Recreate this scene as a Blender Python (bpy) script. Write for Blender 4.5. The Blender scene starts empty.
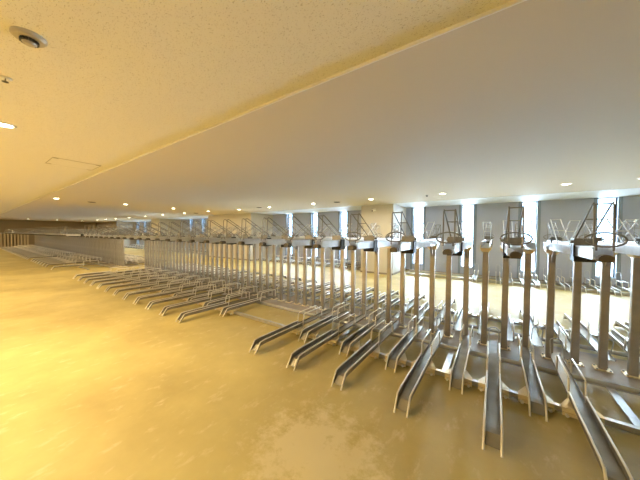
import bpy, math, random
from mathutils import Matrix, Vector
random.seed(7)
PI = math.pi
scene = bpy.context.scene
COL = scene.collection

# ------------------------------------------------------------------ render look
scene.view_settings.view_transform = 'Standard'
scene.view_settings.look = 'None'
scene.view_settings.gamma = 1.0
scene.view_settings.exposure = 0.2
try:
    scene.view_settings.use_curve_mapping = False
except Exception:
    pass

# ------------------------------------------------------------------ materials
def mat(name, col, rough=.5, metal=0., noise=None, bump=None, emit=None, spec=.5):
    m = bpy.data.materials.new(name); m.use_nodes = True
    nt = m.node_tree; b = nt.nodes['Principled BSDF']
    b.inputs['Base Color'].default_value = (*col, 1)
    b.inputs['Roughness'].default_value = rough
    b.inputs['Metallic'].default_value = metal
    b.inputs['Specular IOR Level'].default_value = spec
    if emit:
        b.inputs['Emission Color'].default_value = (*emit[0], 1)
        b.inputs['Emission Strength'].default_value = emit[1]
    if noise or bump:
        tc = nt.nodes.new('ShaderNodeTexCoord')
    if noise:
        scale, amount = noise
        n = nt.nodes.new('ShaderNodeTexNoise'); n.inputs['Scale'].default_value = scale
        n.inputs['Detail'].default_value = 4
        nt.links.new(tc.outputs['Object'], n.inputs['Vector'])
        r = nt.nodes.new('ShaderNodeValToRGB')
        r.color_ramp.elements[0].position = .3; r.color_ramp.elements[1].position = .7
        r.color_ramp.elements[0].color = (*[c*(1-amount) for c in col], 1)
        r.color_ramp.elements[1].color = (*[min(1, c*(1+amount)) for c in col], 1)
        nt.links.new(n.outputs['Fac'], r.inputs['Fac'])
        nt.links.new(r.outputs['Color'], b.inputs['Base Color'])
    if bump:
        scale, strength, dist = bump
        n2 = nt.nodes.new('ShaderNodeTexNoise'); n2.inputs['Scale'].default_value = scale
        nt.links.new(tc.outputs['Object'], n2.inputs['Vector'])
        bp = nt.nodes.new('ShaderNodeBump'); bp.inputs['Strength'].default_value = strength
        bp.inputs['Distance'].default_value = dist
        nt.links.new(n2.outputs['Fac'], bp.inputs['Height'])
        nt.links.new(bp.outputs['Normal'], b.inputs['Normal'])
    return m

M = {}
M['steel'] = mat('galvanised_steel', (.56, .55, .53), .36, .9, noise=(9, .10))
M['post'] = mat('galvanised_post_steel', (.46, .43, .38), .40, .85, noise=(5, .14))
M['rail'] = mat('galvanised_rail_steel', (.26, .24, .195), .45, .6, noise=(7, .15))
M['rod_tray'] = mat('zinc_tray_steel', (.66, .66, .65), .36, .8, noise=(9, .08))
M['rod'] = mat('lamp_lit_zinc_rod', (.82, .79, .71), .35, .35)  # zinc, with the lamp highlight put into a paler base colour
M['darkwire'] = mat('grey_steel_wire', (.27, .265, .255), .35, .8)
M['wire'] = mat('zinc_wire', (.56, .57, .58), .3, .85)
M['bracket'] = mat('warm_lit_bracket_steel', (.84, .72, .46), .42, .4)  # steel; the gold of reflected lamp light is put into its colour
M['black'] = mat('black_plastic', (.012, .012, .012), .45)
M['cap'] = mat('dark_bronze_cap', (.10, .085, .065), .5, .2)
M['sheet'] = mat('dull_base_sheet', (.36, .31, .25), .6, .15, noise=(3, .14))
M['wall'] = mat('grey_panel_paint', (.43, .465, .58), .75, noise=(1.5, .03))
M['cream'] = mat('cream_paint', (.66, .62, .55), .75)
M['endwall'] = mat('brown_end_wall_paint', (.36, .30, .22), .75)
M['endpost'] = mat('tan_painted_post', (.62, .53, .38), .6)
M['smooth'] = mat('smooth_ceiling_paint', (.72, .665, .58), .8)
M['strip'] = mat('window_lit_white_strip', (.86, .90, .95), .7)  # white paint, made paler and bluer to stand for window bounce
M['trim'] = mat('white_trim', (.9, .88, .84), .6)
M['frame'] = mat('dark_window_frame', (.05, .055, .06), .4)
M['reveal'] = mat('pale_reveal_paint', (.24, .29, .35), .6)
M['lamp'] = mat('lamp_diffuser', (1, .95, .85), .5, emit=((1, .86, .6), 22))
M['lampring'] = mat('lamp_ring', (.85, .83, .78), .4)
M['plastic'] = mat('off_white_plastic', (.54, .49, .41), .5)
M['darkvent'] = mat('dark_grille', (.06, .055, .05), .6)
M['hatch'] = mat('hatch_edge', (.42, .36, .26), .5)
M['skirt'] = mat('skirting_brown', (.33, .28, .22), .6)

def glass_material():
    m = bpy.data.materials.new('window_glass'); m.use_nodes = True
    nt = m.node_tree; nt.nodes.clear(); N = nt.nodes.new
    out = N('ShaderNodeOutputMaterial'); mx = N('ShaderNodeMixShader'); t = N('ShaderNodeBsdfTransparent'); g = N('ShaderNodeBsdfGlossy')
    t.inputs['Color'].default_value = (.96, .98, 1, 1); g.inputs['Roughness'].default_value = .02
    fr = N('ShaderNodeFresnel'); fr.inputs['IOR'].default_value = 1.35
    nt.links.new(fr.outputs['Fac'], mx.inputs['Fac']); nt.links.new(t.outputs[0], mx.inputs[1]); nt.links.new(g.outputs[0], mx.inputs[2])
    nt.links.new(mx.outputs[0], out.inputs['Surface'])
    return m
M['glass'] = glass_material()

def floor_material():
    m = bpy.data.materials.new('golden_concrete'); m.use_nodes = True
    nt = m.node_tree; b = nt.nodes['Principled BSDF']; N = nt.nodes.new; L = nt.links.new
    tc = N('ShaderNodeTexCoord')
    big = N('ShaderNodeTexNoise'); big.inputs['Scale'].default_value = .9; big.inputs['Detail'].default_value = 6; big.inputs['Roughness'].default_value = .6
    L(tc.outputs['Object'], big.inputs['Vector'])
    r1 = N('ShaderNodeValToRGB')
    r1.color_ramp.elements[0].position = .33; r1.color_ramp.elements[0].color = (.42, .34, .140, 1)
    r1.color_ramp.elements[1].position = .68; r1.color_ramp.elements[1].color = (.58, .49, .21, 1)
    L(big.outputs['Fac'], r1.inputs['Fac'])
    mp = N('ShaderNodeMapping'); mp.inputs['Scale'].default_value = (5, 2.2, 1); mp.inputs['Rotation'].default_value = (0, 0, .5)
    L(tc.outputs['Object'], mp.inputs['Vector'])
    fine = N('ShaderNodeTexNoise'); fine.inputs['Scale'].default_value = 1.8; fine.inputs['Detail'].default_value = 8; fine.inputs['Roughness'].default_value = .7
    L(mp.outputs['Vector'], fine.inputs['Vector'])
    r2 = N('ShaderNodeValToRGB')
    r2.color_ramp.elements[0].position = .56; r2.color_ramp.elements[0].color = (0, 0, 0, 1)
    r2.color_ramp.elements[1].position = .68; r2.color_ramp.elements[1].color = (.55, .55, .55, 1)
    L(fine.outputs['Fac'], r2.inputs['Fac'])
    # one pale scuffed patch of worn concrete
    vm = N('ShaderNodeVectorMath'); vm.operation = 'DISTANCE'; vm.inputs[1].default_value = (-1.05, 1.45, 0)
    L(tc.outputs['Object'], vm.inputs[0])
    n3 = N('ShaderNodeTexNoise'); n3.inputs['Scale'].default_value = 6; n3.inputs['Detail'].default_value = 8; n3.inputs['Roughness'].default_value = .75
    L(tc.outputs['Object'], n3.inputs['Vector'])
    ad = N('ShaderNodeMath'); ad.operation = 'MULTIPLY_ADD'; ad.inputs[1].default_value = 1.8
    L(n3.outputs['Fac'], ad.inputs[0]); L(vm.outputs['Value'], ad.inputs[2])
    r3 = N('ShaderNodeMapRange'); r3.inputs['From Min'].default_value = 1.45; r3.inputs['From Max'].default_value = 1.15
    r3.inputs['To Min'].default_value = 0; r3.inputs['To Max'].default_value = .7
    L(ad.outputs[0], r3.inputs['Value'])
    mx0 = N('ShaderNodeMath'); mx0.operation = 'MAXIMUM'
    L(r2.outputs['Color'], mx0.inputs[0]); L(r3.outputs['Result'], mx0.inputs[1])
    mix = N('ShaderNodeMix'); mix.data_type = 'RGBA'
    L(mx0.outputs[0], mix.inputs['Factor']); L(r1.outputs['Color'], mix.inputs['A'])
    mix.inputs['B'].default_value = (.68, .59, .36, 1)
    L(mix.outputs['Result'], b.inputs['Base Color'])
    b.inputs['Roughness'].default_value = .55
    b.inputs['Specular IOR Level'].default_value = .3
    bp = N('ShaderNodeBump'); bp.inputs['Strength'].default_value = .15; bp.inputs['Distance'].default_value = .01
    L(fine.outputs['Fac'], bp.inputs['Height']); L(bp.outputs['Normal'], b.inputs['Normal'])
    return m
M['floor'] = floor_material()

def rockwool_material():
    m = bpy.data.materials.new('pitted_acoustic_board'); m.use_nodes = True
    nt = m.node_tree; b = nt.nodes['Principled BSDF']; N = nt.nodes.new; L = nt.links.new
    tc = N('ShaderNodeTexCoord')
    mp = N('ShaderNodeMapping'); mp.inputs['Scale'].default_value = (1, 1.7, 1)
    L(tc.outputs['Object'], mp.inputs['Vector'])
    v = N('ShaderNodeTexNoise'); v.inputs['Scale'].default_value = 95; v.inputs['Detail'].default_value = 2
    L(mp.outputs['Vector'], v.inputs['Vector'])
    r = N('ShaderNodeValToRGB')
    r.color_ramp.elements[0].position = .31; r.color_ramp.elements[0].color = (.60, .55, .47, 1)
    r.color_ramp.elements[1].position = .40; r.color_ramp.elements[1].color = (.88, .85, .78, 1)
    L(v.outputs['Fac'], r.inputs['Fac']); L(r.outputs['Color'], b.inputs['Base Color'])
    b.inputs['Roughness'].default_value = .9
    bp = N('ShaderNodeBump'); bp.inputs['Strength'].default_value = .4; bp.inputs['Distance'].default_value = .006
    L(r.outputs['Color'], bp.inputs['Height']); L(bp.outputs['Normal'], b.inputs['Normal'])
    return m
M['rockwool'] = rockwool_material()

# ------------------------------------------------------------------ mesh builder
class MB:
    def __init__(s): s.v = []; s.f = []; s.sm = []
    def add(s, vs, fs, smooth=False):
        o = len(s.v); s.v += [tuple(p) for p in vs]
        s.f += [tuple(i+o for i in f) for f in fs]; s.sm += [smooth]*len(fs)
        return s
    def box(s, x0, x1, y0, y1, z0, z1):
        vs = [(x, y, z) for z in (z0, z1) for y in (y0, y1) for x in (x0, x1)]
        return s.add(vs, [(0,2,3,1),(4,5,7,6),(0,1,5,4),(2,6,7,3),(0,4,6,2),(1,3,7,5)])
    def cbox(s, x0, x1, y0, y1, z0, z1, c):
        # box whose four upright edges are chamfered
        p = [(x0+c,y0),(x1-c,y0),(x1,y0+c),(x1,y1-c),(x1-c,y1),(x0+c,y1),(x0,y1-c),(x0,y0+c)]
        return s.prism(p, z0, z1)
    def prism(s, poly, z0, z1):
        n = len(poly)
        vs = [(x,y,z0) for x,y in poly]+[(x,y,z1) for x,y in poly]
        fs = [tuple(range(n-1,-1,-1)), tuple(range(n,2*n))]+[(i,(i+1)%n,n+(i+1)%n,n+i) for i in range(n)]
        return s.add(vs, fs)
    def xprism(s, poly, x0, x1):
        # polygon in (y, z) extruded along x
        n = len(poly)
        vs = [(x0,y,z) for y,z in poly]+[(x1,y,z) for y,z in poly]
        fs = [tuple(range(n)), tuple(range(2*n-1,n-1,-1))]+[(i,n+i,n+(i+1)%n,(i+1)%n) for i in range(n)]
        return s.add(vs, fs)
    def yprism(s, poly, y0, y1):
        n = len(poly)
        vs = [(x,y0,z) for x,z in poly]+[(x,y1,z) for x,z in poly]
        fs = [tuple(range(n-1,-1,-1)), tuple(range(n,2*n))]+[(i,(i+1)%n,n+(i+1)%n,n+i) for i in range(n)]
        return s.add(vs, fs)
    def tube(s, pts, r, n=6, closed=False):
        pts = [Vector(p) for p in pts]; k = len(pts); vs = []; fs = []
        for i, p in enumerate(pts):
            a = pts[i-1] if (i > 0 or closed) else p
            b = pts[(i+1) % k] if (i < k-1 or closed) else p
            t = (b-a).normalized()
            up = Vector((0,0,1)) if abs(t.z) < .9 else Vector((0,1,0))
            u = t.cross(up).normalized(); w = u.cross(t)
            for j in range(n):
                q = 2*PI*j/n
                vs.append(p+u*(r*math.cos(q))+w*(r*math.sin(q)))
        for i in range(k if closed else k-1):
            for j in range(n):
                a = i*n+j; b = i*n+(j+1) % n; c = ((i+1) % k)*n+(j+1) % n; d = ((i+1) % k)*n+j
                fs.append((a,b,c,d))
        s.add(vs, fs, True)
        if not closed:
            s.add(vs[:n], [tuple(range(n-1,-1,-1))]); s.add(vs[-n:], [tuple(range(n))])
        return s
    def lathe(s, prof, n=20, cx=0, cy=0):
        # (r, z) profile turned about a vertical axis
        vs = [(cx+r*math.cos(2*PI*j/n), cy+r*math.sin(2*PI*j/n), z) for r,z in prof for j in range(n)]
        fs = [(i*n+j, i*n+(j+1)%n, (i+1)*n+(j+1)%n, (i+1)*n+j) for i in range(len(prof)-1) for j in range(n)]
        s.add(vs, fs, True)
        s.add(vs[:n], [tuple(range(n-1,-1,-1))]); s.add(vs[-n:], [tuple(range(n))])
        return s
    def channel(s, st, w, th):
        # U-channel swept along +y; st = (y, bottom z, lip z)
        vs = []; fs = []
        for y, b, t in st:
            vs += [(-w,y,b),(-w,y,t),(-w+th,y,t),(-w+th,y,b+th),(w-th,y,b+th),(w-th,y,t),(w,y,t),(w,y,b)]
        for i in range(len(st)-1):
            for j in range(8):
                a = i*8+j; b = i*8+(j+1) % 8
                fs.append((a,b,b+8,a+8))
        e = (len(st)-1)*8
        for o in (0, e):
            q = [(o,o+1,o+2,o+3),(o+3,o+4,o+7,o),(o+4,o+5,o+6,o+7)]
            fs += q
        return s.add(vs, fs)
    def mesh(s, name, m):
        me = bpy.data.meshes.new(name); me.from_pydata(s.v, [], s.f); me.update()
        me.polygons.foreach_set('use_smooth', s.sm)
        me.materials.append(m)
        import bmesh
        bm = bmesh.new(); bm.from_mesh(me); bmesh.ops.recalc_face_normals(bm, faces=bm.faces); bm.to_mesh(me); bm.free()
        return me
    def obj(s, name, m, parent=None, loc=(0,0,0), rz=0):
        o = bpy.data.objects.new(name, s.mesh(name, m)); COL.objects.link(o)
        o.location = loc; o.rotation_euler = (0,0,rz)
        if parent: o.parent = parent
        return o

def tag(o, label=None, cat=None, group=None, kind=None):
    if label: o['label'] = label
    if cat: o['category'] = cat
    if group: o['group'] = group
    if kind: o['kind'] = kind
    return o
def thing(name, loc, rz=0):
    o = bpy.data.objects.new(name, None); COL.objects.link(o)
    o.location = loc; o.rotation_euler = (0,0,rz); o.empty_display_size = .1
    return o
def struct(name, mb, m):
    return tag(mb.obj(name, m), kind='structure')
KIDS = {}
def note_children(root):
    # remember each prototype's tree so copies need no scene update
    def rec(o):
        KIDS[o.name] = [c for c in bpy.data.objects if c.parent == o]
        for c in KIDS[o.name]: rec(c)
    rec(root)
def copy_tree(o, parent=None, depth=2):
    c = o.copy(); COL.objects.link(c)
    if parent: c.parent = parent
    if depth:
        for ch in KIDS.get(o.name, []):
            copy_tree(ch, c, depth-1)
    return c

ONES = ['','first','second','third','fourth','fifth','sixth','seventh','eighth','ninth','tenth','eleventh','twelfth','thirteenth','fourteenth','fifteenth','sixteenth','seventeenth','eighteenth','nineteenth']
TENS = {2:('twentieth','twenty'),3:('thirtieth','thirty'),4:('fortieth','forty'),5:('fiftieth','fifty')}
def nth(n):
    if n < 20: return ONES[n]
    t, u = divmod(n, 10)
    return TENS[t][0] if u == 0 else TENS[t][1]+'-'+ONES[u]

# ------------------------------------------------------------------ room
X0, X1, Y0, Y1 = -40.2, 7.0, -6.0, 11.42
ZC = 2.80          # smooth ceiling
ZR = 2.815          # pitted board ceiling
YS = 1.655         # line between them
struct('floor', MB().box(X0-.3, X1+.3, Y0-.3, Y1+.3, -.12, 0), M['floor'])
struct('ceiling_smooth', MB().box(X0-.3, X1+.3, YS+.012, 9.62, ZC, ZC+.2), M['smooth'])
struct('ceiling_textured', MB().box(X0-.3, X1+.3, Y0-.3, YS, ZR, ZR+.17), M['rockwool'])
struct('ceiling_strip', MB().box(X0-.3, X1+.3, 9.632, Y1+.25, ZC-.004, ZC+.2), M['strip'])
struct('trim_1', MB().box(X0, X1, YS, YS+.012, ZC-.006, ZC+.2), M['trim'])      # bright edge of the ceiling step
struct('trim_2', MB().box(X0, X1, 9.62, 9.632, ZC+.004, ZC+.2), M['frame'])       # shadow gap by the windows
struct('wall_left', MB().box(X0-.3, X0, Y0, Y1, 0, 3.0), M['endwall'])
struct('wall_right', MB().box(X1, X1+.3, Y0, Y1, 0, 3.0), M['cream'])
struct('wall_front', MB().box(X0-.3, X1+.3, Y0-.3, Y0, 0, 3.0), M['cream'])

# window wall: piers and sills round slit windows
WW = .44; SILL = .31; PITCH = 1.862; THK = .26
wx = [2.625 - PITCH*k for k in range(-2, 23)]
wx = [x for x in wx if not any(a-.1 < x+WW/2 < b+.1 for a, b in ((-5.0,-3.3), (-16.2,-11.7), (-25.2,-23.0), (-40.3,-33.0)))]
wx = sorted(wx)
wb = MB(); cur = X0
for x in wx:
    wb.box(cur, x, Y1, Y1+THK, 0, ZC); wb.box(x, x+WW, Y1, Y1+THK, 0, SILL); cur = x+WW
wb.box(cur, X1, Y1, Y1+THK, 0, ZC)
struct('wall_back', wb, M['wall'])
for i, x in enumerate(reversed(wx)):
    f = MB(); t = .036; ya, yb = Y1+.12, Y1+.22
    f.box(x+.001, x+t, ya, yb, SILL+.001, ZC-.005); f.box(x+WW-t, x+WW-.001, ya, yb, SILL+.001, ZC-.005)
    f.box(x+t, x+WW-t, ya, yb, SILL+.001, SILL+t); f.box(x+t, x+WW-t, ya, yb, ZC-.03, ZC-.005)
    w = struct('window_%d' % (i+1), f, M['frame'])
    MB().box(x+t, x+WW-t, Y1+.19, Y1+.196, SILL+t, ZC-.03).obj('pane', M['glass'], w)
    sl = MB().box(x+.002, x+WW-.002, Y1-.01, Y1+.115, SILL+.001, SILL+.014)
    sl.box(x+.0015, x+.006, Y1-.004, Y1+.118, SILL+.014, ZC-.006); sl.box(x+WW-.006, x+WW-.0015, Y1-.004, Y1+.118, SILL+.014, ZC-.006)
    sl.box(x-.085, x-.001, Y1-.012, Y1-.001, .02, ZC-.006); sl.box(x+WW+.001, x+WW+.085, Y1-.012, Y1-.001, .02, ZC-.006)
    sl.obj('window_lining', M['reveal'], w)

def pillar(i, a, b, name):
    struct(name, MB().box(a, b, 9.68, Y1-.002, .0, ZC-.005), M['endwall' if i == 4 else 'cream'])
    struct('baseboard_pillar_%d' % i, MB().box(a-.012, b+.012, 9.666, 9.68, .0, .075).box(b, b+.012, 9.68, Y1-.02, 0, .075), M['skirt'])
pillar(1, -4.62, -3.26, 'wall_pillar_right')
pillar(2, -15.95, -11.6, 'wall_pillar_middle')
pillar(3, -24.8, -23.2, 'wall_pillar_far')
pillar(4, -40.1, -33.2, 'wall_pillar_end')
bb = MB()
for a, b in ((-33.18,-24.82), (-23.18,-15.97), (-11.58,-4.64), (-3.24, 6.99)):
    bb.box(a, b, Y1-.03, Y1-.013, 0, .07)
struct('baseboard_back', bb, M['skirt'])

# ------------------------------------------------------------------ upper tier racks
YP = 4.38; PP = .2385; PX0 = 1.33
W = .05
def make_upper():
    r = thing('upper_bike_rack', (0,0,0))
    MB().cbox(-.036, .036, -.03, .03, .014, 1.385, .006).obj('post', M['post'], r)
    fp = MB().cbox(-.075, .075, -.075, .075, .006, .014, .015)
    fo = fp.obj('foot_plate', M['bracket'], r)
    for sx in (-1, 1):
        for sy in (-1, 1): MB().lathe([(.011,.014),(.011,.022),(.006,.029)], 6, sx*.055, sy*.055).obj('bolt', M['steel'], fo)
    cr = MB().yprism([(-.036,1.36),(.036,1.36),(.07,1.40),(.07,1.455),(.062,1.455),(.062,1.42),(-.062,1.42),(-.062,1.455),(-.07,1.455),(-.07,1.40)], -.09, .09)
    cr.obj('cradle', M['bracket'], r)
    MB().xprism([(-.031,1.25),(-.031,1.385),(-.2,1.43),(-.2,1.418)], -.012, .012).obj('gusset', M['steel'], r)
    MB().channel([(-1.86,1.435,1.515),(-1.3,1.432,1.512),(.30,1.424,1.504)], W, .004).tube([(-W,-1.86,1.515),(-W,.3,1.504)], .006, 5).tube([(W,-1.86,1.515),(W,.3,1.504)], .006, 5).obj('tray', M['rod_tray'], r)
    # slide housing over the tray with its dark grip beneath
    h = MB().box(-.068,.068,-1.43,-1.33,1.572,1.58).box(-.068,.068,-1.438,-1.43,1.52,1.58)
    h.tube([(-.082,-1.38,1.55),(-.05,-1.38,1.55)], .014, 8).tube([(.05,-1.38,1.55),(.082,-1.38,1.55)], .014, 8)
    h.obj('slide_housing', M['darkwire'], r)
    MB().xprism([(-1.44,1.385),(-1.32,1.395),(-1.32,1.43),(-1.44,1.43),(-1.455,1.405)], -.068, .068).box(-.068,-.058,-1.43,-1.33,1.43,1.53).box(.058,.068,-1.43,-1.33,1.43,1.53).obj('handle_grip', M['black'], r)
    # rounded end cap
    k = 8
    poly = [(.038*math.cos(PI*j/k), 1.445+.030*math.sin(PI*j/k)) for j in range(k+1)]+[(-.034,1.425),(.034,1.425)]
    MB().yprism(poly, -1.93, -1.861).obj('end_cap', M['cap'], r)
    # oval hand hoop above the end cap
    n = 18
    pts = [(.10*math.cos(2*PI*j/n)*(1.0), -1.88+.012*math.sin(2*PI*j/n), 1.575+.048*math.sin(2*PI*j/n)) for j in range(n)]
    MB().tube(pts, .0065, 6, True).tube([(-.04,-1.885,1.50),(-.04,-1.885,1.538)], .006, 5).tube([(.04,-1.885,1.50),(.04,-1.885,1.538)], .006, 5).obj('hand_hoop', M['darkwire'], r)
    a = .046
    g = MB().tube([(-a,-1.36,1.575),(-a,-1.80,1.822),(-a,-1.83,1.83),(-a,-1.845,1.815),(-a,-1.86,1.53)], .006, 6)
    g.tube([(a,-1.36,1.575),(a,-1.80,1.822),(a,-1.83,1.83),(a,-1.845,1.815),(a,-1.86,1.53)], .006, 6)
    g.tube([(-a,-1.81,1.824),(a,-1.81,1.824)], .005, 5).tube([(-a,-1.62,1.728),(a,-1.62,1.728)], .005, 5)
    g.obj('wheel_guide', M['darkwire'], r)
    g = MB().tube([(-a,-.66,1.51),(-a,-.16,1.80)], .006, 6).tube([(a,-.66,1.51),(a,-.16,1.80)], .006, 6)
    g.tube([(-a,-.17,1.795),(a,-.17,1.795)], .005, 5).tube([(-a,-.4,1.66),(a,-.4,1.66)], .005, 5)
    g.obj('rear_wheel_guide', M['wire'], r)
    note_children(r)
    return r
upper = make_upper()
first = [True]
def place_upper(x, facing, label, group, depth=2):
    global upper
    o = upper if first[0] else copy_tree(upper, None, depth)
    first[0] = False
    o.location = (x, YP, 0); o.rotation_euler = (0, 0, 0 if facing else PI)
    tag(o, label, 'bike rack', group)
NEAR_N = 56
for n in range(-2, NEAR_N):
    front = n % 2 != 0
    side = 'tray toward the open floor' if front else 'tray toward the windows'
    if n < 0:
        lab = 'steel upper rack post beyond the right edge of the photo, %s' % side
        grp = 'upper racks past the right edge'
    elif n < 32:
        lab = '%s steel upper rack post from the right edge, %s' % (nth(n+1), side)
        grp = 'upper racks of the near row'
    else:
        lab = 'upper rack post in the crowded left part of near row, %s' % side
        grp = 'upper racks in the crowded left part of the near row, %s' % ('floor side' if front else 'window side')
    place_upper(PX0-PP*n, front, lab, grp, 2 if n < 22 else 1)
NF = 100
for n in range(NF):
    front = n % 2 != 0
    side = 'tray toward the open floor' if front else 'tray toward the windows'
    lab = 'steel upper rack post in the far row beyond the gap, %s' % side
    grp = 'upper racks of the far row, %s' % ('floor side' if front else 'window side')
    if n == 0:
        lab = 'tan upper rack post standing at the gap, first of the far row'; grp = 'upper racks of the far row'
    place_upper(-14.2-PP*n, front, lab, grp, 1)

for k in range(11):
    r = thing('end_wall_post', (-39.75, 1.95+.215*k, 0))
    MB().cbox(-.05, .05, -.06, .06, .012, 1.40, .008).obj('post', M['endpost'], r)
    MB().cbox(-.08, .08, -.09, .09, 0, .012, .01).obj('foot_plate', M['bracket'], r)
    MB().cbox(-.07, .12, -.08, .08, 1.40, 1.50, .01).obj('head_bracket', M['steel'], r)
    tag(r, 'tan post before the brown end wall at the far left edge', 'post', 'posts by the far end wall')

# ------------------------------------------------------------------ lower tier racks
LW = .056
def make_lower(name, length, bracket_y, guards, arch, arch_z=.33):
    r = thing(name, (0,0,0))
    g0 = guards[0]
    st = [(.035,.028,.046),(.10,.090,.138),(.16,.095,.147),(g0-.01,.097,.15),(g0+.06,.097,.118),(length,.10,.12)]
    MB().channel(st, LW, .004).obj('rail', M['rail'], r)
    for s in (-1, 1):
        MB().tube([(s*LW,-.004,.009),(s*LW,.09,.142),(s*LW,.16,.151),(s*LW,g0,.154)], .0085, 6).obj('edge_rod', M['rod'], r)
    for s in (-1, 1):
        g0, g1 = guards
        MB().tube([(s*LW,g0,.10),(s*LW,g0+.03,.275),(s*LW,g0+.05,.285),(s*LW,g1-.03,.285),(s*LW,g1-.01,.275),(s*LW,g1,.12)], .0085, 6).obj('guard_bar', M['rod'], r)
    if arch:
        pts = [(-LW,arch-.07,.12),(-LW,arch,arch_z-.04)]+[(-LW*math.cos(PI*j/6), arch, arch_z-.04+.04*math.sin(PI*j/6)) for j in range(1,6)]+[(LW,arch,arch_z-.04),(LW,arch-.07,.12)]
        MB().tube(pts, .006, 6).obj('wheel_arch', M['wire'], r)
    if bracket_y is not None:
        b = bracket_y
        k = MB().prism([(-.128,b-.055),(.128,b-.055),(.128,b-.02),(.06,b+.13),(-.06,b+.13),(-.128,b-.02)], .066, .088)
        k.box(-.128,.128,b-.085,b-.064,.022,.046).box(-.128,.128,b-.075,b-.056,.052,.088)
        ko = k.obj('slide_bracket', M['bracket'], r)
        for s in (-1, 1): MB().tube([(s*.10,b-.11,.034),(s*.10,b-.086,.034)], .013, 8).obj('roller', M['rod'], ko)
    note_children(r)
    return r
BEAM = 3.10
long_p = make_lower('lower_bike_rack', 2.10, BEAM-2.2, (1.0,1.55), 2.0)
short_p = make_lower('lower_bike_rack', 1.46, BEAM-2.85, (.93,1.40), None)
wall_p = make_lower('lower_bike_rack', 1.44, None, (.75,1.2), 1.3, .52)
used = set()
def place_lower(p, x, y, back, label, group):
    o = copy_tree(p, None, 2 if x > -6 else 1) if p.name in used else p
    used.add(p.name)
    o.location = (x, y, 0); o.rotation_euler = (0, 0, PI if back else 0)
    tag(o, label, 'bike rack', group)
    return o
def R_(x): return x+random.uniform(-.008, .008)
# near row, open-floor side.  Measured first, then a steady pitch
near = [(.65,1),(.343,0),(0.018,1),(-.292,0),(-.65,1),(-.97,0),(-1.31,1),(-1.60,0),(-1.94,1),(-2.30,0),(-2.61,1)]
x = -4.27; k = 0
while x > -11.9:
    near.append((R_(x), k % 2)); x -= .325; k += 1
for i, (x, lg) in enumerate(near):
    kind = 'long' if lg else 'short'
    if i < 26:
        lab = '%s floor rail from the right in front of the near row, %s one' % (nth(i+1), kind)
        grp = 'lower racks of the near row, floor side'
    else:
        lab = '%s floor rail at the crowded far left end of the near row' % kind
        grp = '%s lower racks at the left end of the near row' % kind
    place_lower(long_p if lg else short_p, x, 2.2 if lg else 2.85, False, lab, grp)
# near row, window side
x = 1.82; k = 0
while x > -11.9:
    lg = (k+1) % 2
    if k < 16:
        lab = '%s floor rail from the right behind the near posts, %s one' % (nth(k+1), 'long' if lg else 'short')
        grp = 'lower racks of the near row, window side'
    else:
        lab = '%s floor rail behind the left half of the near posts, toward the windows' % ('long' if lg else 'short')
        grp = '%s lower racks behind the left half of the near row' % ('long' if lg else 'short')
    place_lower(long_p if lg else short_p, R_(x), 2*YP-(2.2 if lg else 2.85), True, lab, grp)
    x -= .325; k += 1
# far row
x = -15.3; k = 0
while x > -38.5:
    lg = (k+1) % 2
    if not (-16.3 < x < -15.5 or -21.5 < x < -20.9):
        kind = 'long' if lg else 'short'
        if k == 0:
            lab = 'lone long floor rail at the right end of the far row beside the gap'; grp = 'lower racks of the far row'
        else:
            lab = '%s floor rail in front of the far row beyond the gap' % kind; grp = '%s lower racks of the far row, floor side' % kind
        place_lower(long_p if lg else short_p, x, 2.2 if lg else 2.85, False, lab, grp)
    x -= .325; k += 1
x = -14.3; k = 0
while x > -24:
    lg = k % 2; kind = 'long' if lg else 'short'
    place_lower(long_p if lg else short_p, x, 2*YP-(2.2 if lg else 2.85), True, '%s floor rail behind the far row, seen through the gap' % kind, '%s lower racks of the far row, window side' % kind)
    x -= .325; k += 1
# row along the window wall
x = 3.05; k = 0
while x > -.75:
    place_lower(wall_p, R_(x), 9.93, False, '%s floor rail from the right against the grey window wall' % nth(k+1), 'wall racks right of the pillar')
    x -= .325; k += 1
x = -5.0
while x > -11.4:
    place_lower(wall_p, R_(x), 9.93, False, 'floor rail against the window wall just left of the tan pillar', 'wall racks left of the first pillar'); x -= .42
x = -16.3
while x > -32.9:
    if not -25.1 < x < -22.9:
        place_lower(wall_p, R_(x), 9.93, False, 'distant floor rail against the window wall past the second pillar', 'distant wall racks')
    x -= .65

# ------------------------------------------------------------------ rack bases bolted to the floor
def rack_base(a, b, label, ties):
    r = thing('rack_base', ((a+b)/2, YP, 0)); cx = (a+b)/2; h = (b-a)/2
    for s in (-1, 1):
        MB().box(-h, h, -1.305, -1.255, .014, .060).obj('roller_beam', M['steel'], r, (0,0,0), 0 if s < 0 else PI)
        MB().tube([(-h,-.55,.058),(h,-.55,.058)], .028, 8).obj('tube_beam', M['wire'], r, (0,0,0), 0 if s < 0 else PI)
        MB().box(-h, h, -.98, -.93, .002, .05).obj('inner_beam', M['steel'], r) if s > 9 else None
    MB().box(-h, h, -.50, .50, 0, .004).obj('base_sheet', M['sheet'], r)
    for tx in ties:
        for s in (-1, 1):
            MB().box(-.032, .032, -1.25, -.585, .03, .038).obj('tie_bar', M['steel'], r, ((tx-cx)*1, 0, 0), 0 if s < 0 else PI)
    return tag(r, label, 'rack base', 'rack bases')
rack_base(-12.05, 2.55, 'long steel base of tubes and dull sheet under the near row of posts', [-.44+1.45*k for k in range(-8, 2) if k != -2])
rack_base(-38.9, -14.0, 'long steel base under the far row of posts beyond the gap', [-15-1.45*k for k in range(16)])
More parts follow.
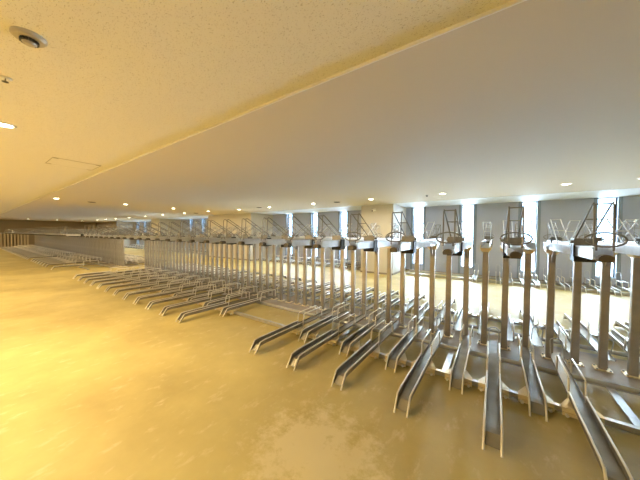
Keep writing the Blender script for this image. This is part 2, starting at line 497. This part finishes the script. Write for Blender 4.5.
def wall_base(a, b, label):
    r = thing('wall_rack_base', ((a+b)/2, 10.6, 0)); h = (b-a)/2
    MB().box(-h, h, -.42, -.37, .002, .085).obj('front_beam', M['steel'], r)
    MB().box(-h, h, .42, .47, .002, .085).obj('back_beam', M['steel'], r)
    for sx in (-1, 1):
        MB().box(-.03, .03, -.37, .42, .02, .03).obj('tie_bar', M['steel'], r, (sx*(h-.05), 0, 0))
    tag(r, label, 'rack base', 'wall rack bases')
wall_base(-3.0, 3.95, 'pale twin-beam rack base along the window wall right of the tan pillar')
wall_base(-11.5, -4.7, 'twin-beam rack base along the window wall left of the tan pillar')
wall_base(-22.9, -16.05, 'twin-beam rack base along the distant windows before the third pillar')
wall_base(-33.1, -25.0, 'twin-beam rack base along the farthest windows')

# ------------------------------------------------------------------ ceiling fittings
WARM = (1.0, .735, .36)
LP = 32
def make_light():
    r = thing('ceiling_downlight', (0,0,0))
    MB().lathe([(.10,0),(.10,-.006),(.078,-.012),(.073,-.002)], 24).obj('trim_ring', M['lampring'], r)
    MB().lathe([(.073,-.001),(.070,-.008),(.04,-.016),(.001,-.019)], 24).obj('diffuser', M['lamp'], r)
    note_children(r)
    return r
dl = make_light(); dlused = [False]
ld = {}
def lamp_data(power, col):
    key = (power, col)
    if key not in ld:
        l = bpy.data.lights.new('downlight', 'AREA'); l.shape = 'DISK'; l.size = .13; l.energy = power; l.color = col
        ld[key] = l
    return ld[key]
SOFT = (1.0, .86, .60)
def downlight(x, y, label, group, power=LP, col=WARM):
    z = ZC if y > YS else ZR
    o = dl if not dlused[0] else copy_tree(dl)
    dlused[0] = True
    o.location = (x, y, z); tag(o, label, 'ceiling light', group)
    lo = bpy.data.objects.new('downlight_lamp', lamp_data(power, col)); COL.objects.link(lo)
    lo.parent = o; lo.location = (0, 0, -.022)
G = 'warm round ceiling downlights'
rowx = [2.5, 1.34, -1.26, -3.49, -5.93, -8.4, -10.55]
for i, x in enumerate(rowx):
    downlight(x, 8.05, '%s warm downlight from the right in the ceiling row near the windows' % nth(i+1), G, LP, SOFT)
for x in (-15.4, -18.2, -21.0, -24.0, -27.0, -29.5, -32.0):
    downlight(x, 7.8, 'small distant warm downlight at the far left end of the window-side row', 'distant window-side downlights')
for y, w in ((2.01,'nearest the open floor'), (4.05,'above the gap between the rows'), (5.99,'just past the gap'), (7.8,'beside the round vent')):
    downlight(-12.85, y, 'warm downlight in the cross aisle line, %s' % w, G, 24)
for y, w in ((3.75,'leftmost'), (5.65,'middle'), (7.51,'rightmost')):
    downlight(-36.0, y, '%s of three tiny downlights by the far end wall' % w, G)
downlight(-4.6, .31, 'bright warm downlight at the left edge in the pitted ceiling', G, 98)
downlight(-9.2, .31, 'warm downlight of the pitted ceiling just left of the photo', G, 60)
downlight(-2.6, -1.5, 'added unseen warm lamp in the pitted ceiling behind the camera', G, 75)  # added lamp out of view, warms the near floor
for x, y in ((-4.6,-3.0), (-7.5,-4.8), (-9.2,-3.2), (-14,-1.5), (-19,-1.5), (-24,-1.5), (-30,-1.5), (-35,-1.5)):  # unseen lamps added to brighten the ceiling and open floor
    downlight(x, y, 'added unseen warm lamp in the pitted ceiling, out of view', 'added unseen lamps', 115)

def fitting(name, mb, m, loc, label, cat, parts=()):
    r = thing(name, loc)
    for n, b, mm in [(parts_ if False else p) for p in parts]: b.obj(n, mm, r)
    mb.obj('base', m, r)
    return tag(r, label, cat)
vn = MB()
for j in range(16):
    q = 2*PI*j/16
    vn.box(.036*math.cos(q)-.006, .036*math.cos(q)+.006, .036*math.sin(q)-.006, .036*math.sin(q)+.006, -.042, -.026)
fitting('smoke_detector', MB().lathe([(.078,0),(.078,-.012),(.066,-.024)], 28), M['plastic'], (-2.40,.27,ZR),
        'round grey-beige smoke detector on the pitted ceiling at top left', 'smoke detector',
        (('vent_slots', vn, M['darkvent']), ('sensor_dome', MB().lathe([(.033,-.024),(.033,-.044),(.02,-.055)], 20), M['plastic'])))
fitting('ceiling_sprinkler', MB().lathe([(.04,0),(.04,-.004),(.012,-.008)], 16), M['trim'], (-3.2,.23,ZR),
        'small white sprinkler head on the pitted ceiling above the left downlight', 'sprinkler',
        (('deflector', MB().lathe([(.018,-.03),(.018,-.034)], 12).tube([(-.01,0,-.005),(-.01,0,-.03)], .003, 5).tube([(.01,0,-.005),(.01,0,-.03)], .003, 5), M['darkvent']),))
hb = MB()
for a, b, c, d in ((-.31,.31,-.31,-.302), (-.31,.31,.302,.31), (-.31,-.302,-.302,.302), (.302,.31,-.302,.302)): hb.box(a,b,c,d,-.003,0)
hr = thing('ceiling_access_hatch', (-6.22,1.2,ZR)); hb.obj('frame', M['hatch'], hr); MB().box(-.30,.30,-.30,.30,-.0035,0).obj('panel', M['rockwool'], hr)
for sx in (-1, 1):
    for a in (-.30, .24): MB().box(.285*sx-.014, .285*sx+.014, a, a+.06, -.006, -.0035).obj('latch', M['hatch'], hr)
tag(hr, 'square access hatch outlined in the pitted ceiling by the step edge', 'ceiling hatch')
def vent(x, y, label):
    r = thing('ceiling_vent', (x,y,ZC)); MB().lathe([(.13,0),(.13,-.006),(.115,-.01)], 24).obj('rim', M['skirt'], r)
    MB().lathe([(.114,-.004),(.114,-.014),(.08,-.022),(.02,-.022)], 24).obj('grille', M['darkvent'], r)
    tag(r, label, 'ceiling vent', 'dark round ceiling vents')
vent(-13.15, 3.04, 'dark round ceiling vent at far left, above the far row of racks')
vent(-4.87, 8.1, 'dark round ceiling vent between two downlights left of the tan pillar')
vent(-8.96, 7.94, 'dark round ceiling vent above the second tan pillar, beside a downlight')
vent(-14.73, 8.15, 'dark round ceiling vent far left of the second tan pillar')
fitting('ceiling_sensor', MB().lathe([(.045,0),(.045,-.012),(.036,-.02)], 16), M['plastic'], (-1.7,8.09,ZC),
        'tiny grey sensor on the smooth ceiling left of a downlight', 'sensor', (('lens', MB().lathe([(.03,-.02),(.026,-.04),(.01,-.05)], 14), M['darkvent']),))
cr = thing('security_camera', (-4.02, 9.67, 2.60))
MB().box(-.05,.05,-.02,.005,-.05,.05).obj('mount', M['trim'], cr)
MB().tube([(0,-.02,0),(0,-.08,-.02)], .015, 8).obj('arm', M['trim'], cr)
MB().xprism([(-.07,.03),(-.07,-.05),(-.24,-.10),(-.25,-.03)], -.035, .035).obj('housing', M['trim'], cr)
MB().tube([(0,-.246,-.066),(0,-.262,-.07)], .026, 10).obj('lens', M['black'], cr)
tag(cr, 'small white security camera high on the front of the tan pillar', 'camera')

# ------------------------------------------------------------------ daylight
w = bpy.data.worlds.new('overcast_sky'); scene.world = w; w.use_nodes = True
bg = w.node_tree.nodes['Background']
bg.inputs['Color'].default_value = (.55, .79, 1.0, 1); bg.inputs['Strength'].default_value = 5.5
sun = bpy.data.lights.new('hazy_daylight', 'SUN'); sun.energy = 84; sun.angle = math.radians(85); sun.color = (.62, .81, 1.0)
so = bpy.data.objects.new('hazy_daylight', sun); COL.objects.link(so); so.location = (0, 20, 8)
so.rotation_euler = Vector((.1, -1, -.42)).to_track_quat('-Z', 'Y').to_euler()

for i, x in enumerate(wx):                       # sampling portals in the window openings; they give off no light of their own
    l = bpy.data.lights.new('window_portal', 'AREA'); l.shape = 'RECTANGLE'; l.size = WW; l.size_y = ZC-SILL; l.cycles.is_portal = True
    o = bpy.data.objects.new('window_portal', l); COL.objects.link(o)
    o.location = (x+WW/2, Y1+.24, (ZC+SILL)/2); o.rotation_euler = (-PI/2, 0, 0)

# ------------------------------------------------------------------ camera
yaw, pitch, roll, f = math.radians(34.79), math.radians(-1.38), math.radians(.427), 251.2
fw = Vector((-math.sin(yaw)*math.cos(pitch), math.cos(yaw)*math.cos(pitch), math.sin(pitch)))
rt = Vector((math.cos(yaw), math.sin(yaw), 0)); up = rt.cross(fw)
r2 = rt*math.cos(roll)+up*math.sin(roll); u2 = -rt*math.sin(roll)+up*math.cos(roll)
cd = bpy.data.cameras.new('camera'); cam = bpy.data.objects.new('camera', cd); COL.objects.link(cam)
cd.sensor_width = 36; cd.sensor_fit = 'HORIZONTAL'; cd.lens = f/640*36; cd.clip_end = 200; cd.clip_start = .05
cam.matrix_world = Matrix(((r2.x,u2.x,-fw.x,0),(r2.y,u2.y,-fw.y,0),(r2.z,u2.z,-fw.z,1.6),(0,0,0,1)))
scene.camera = cam
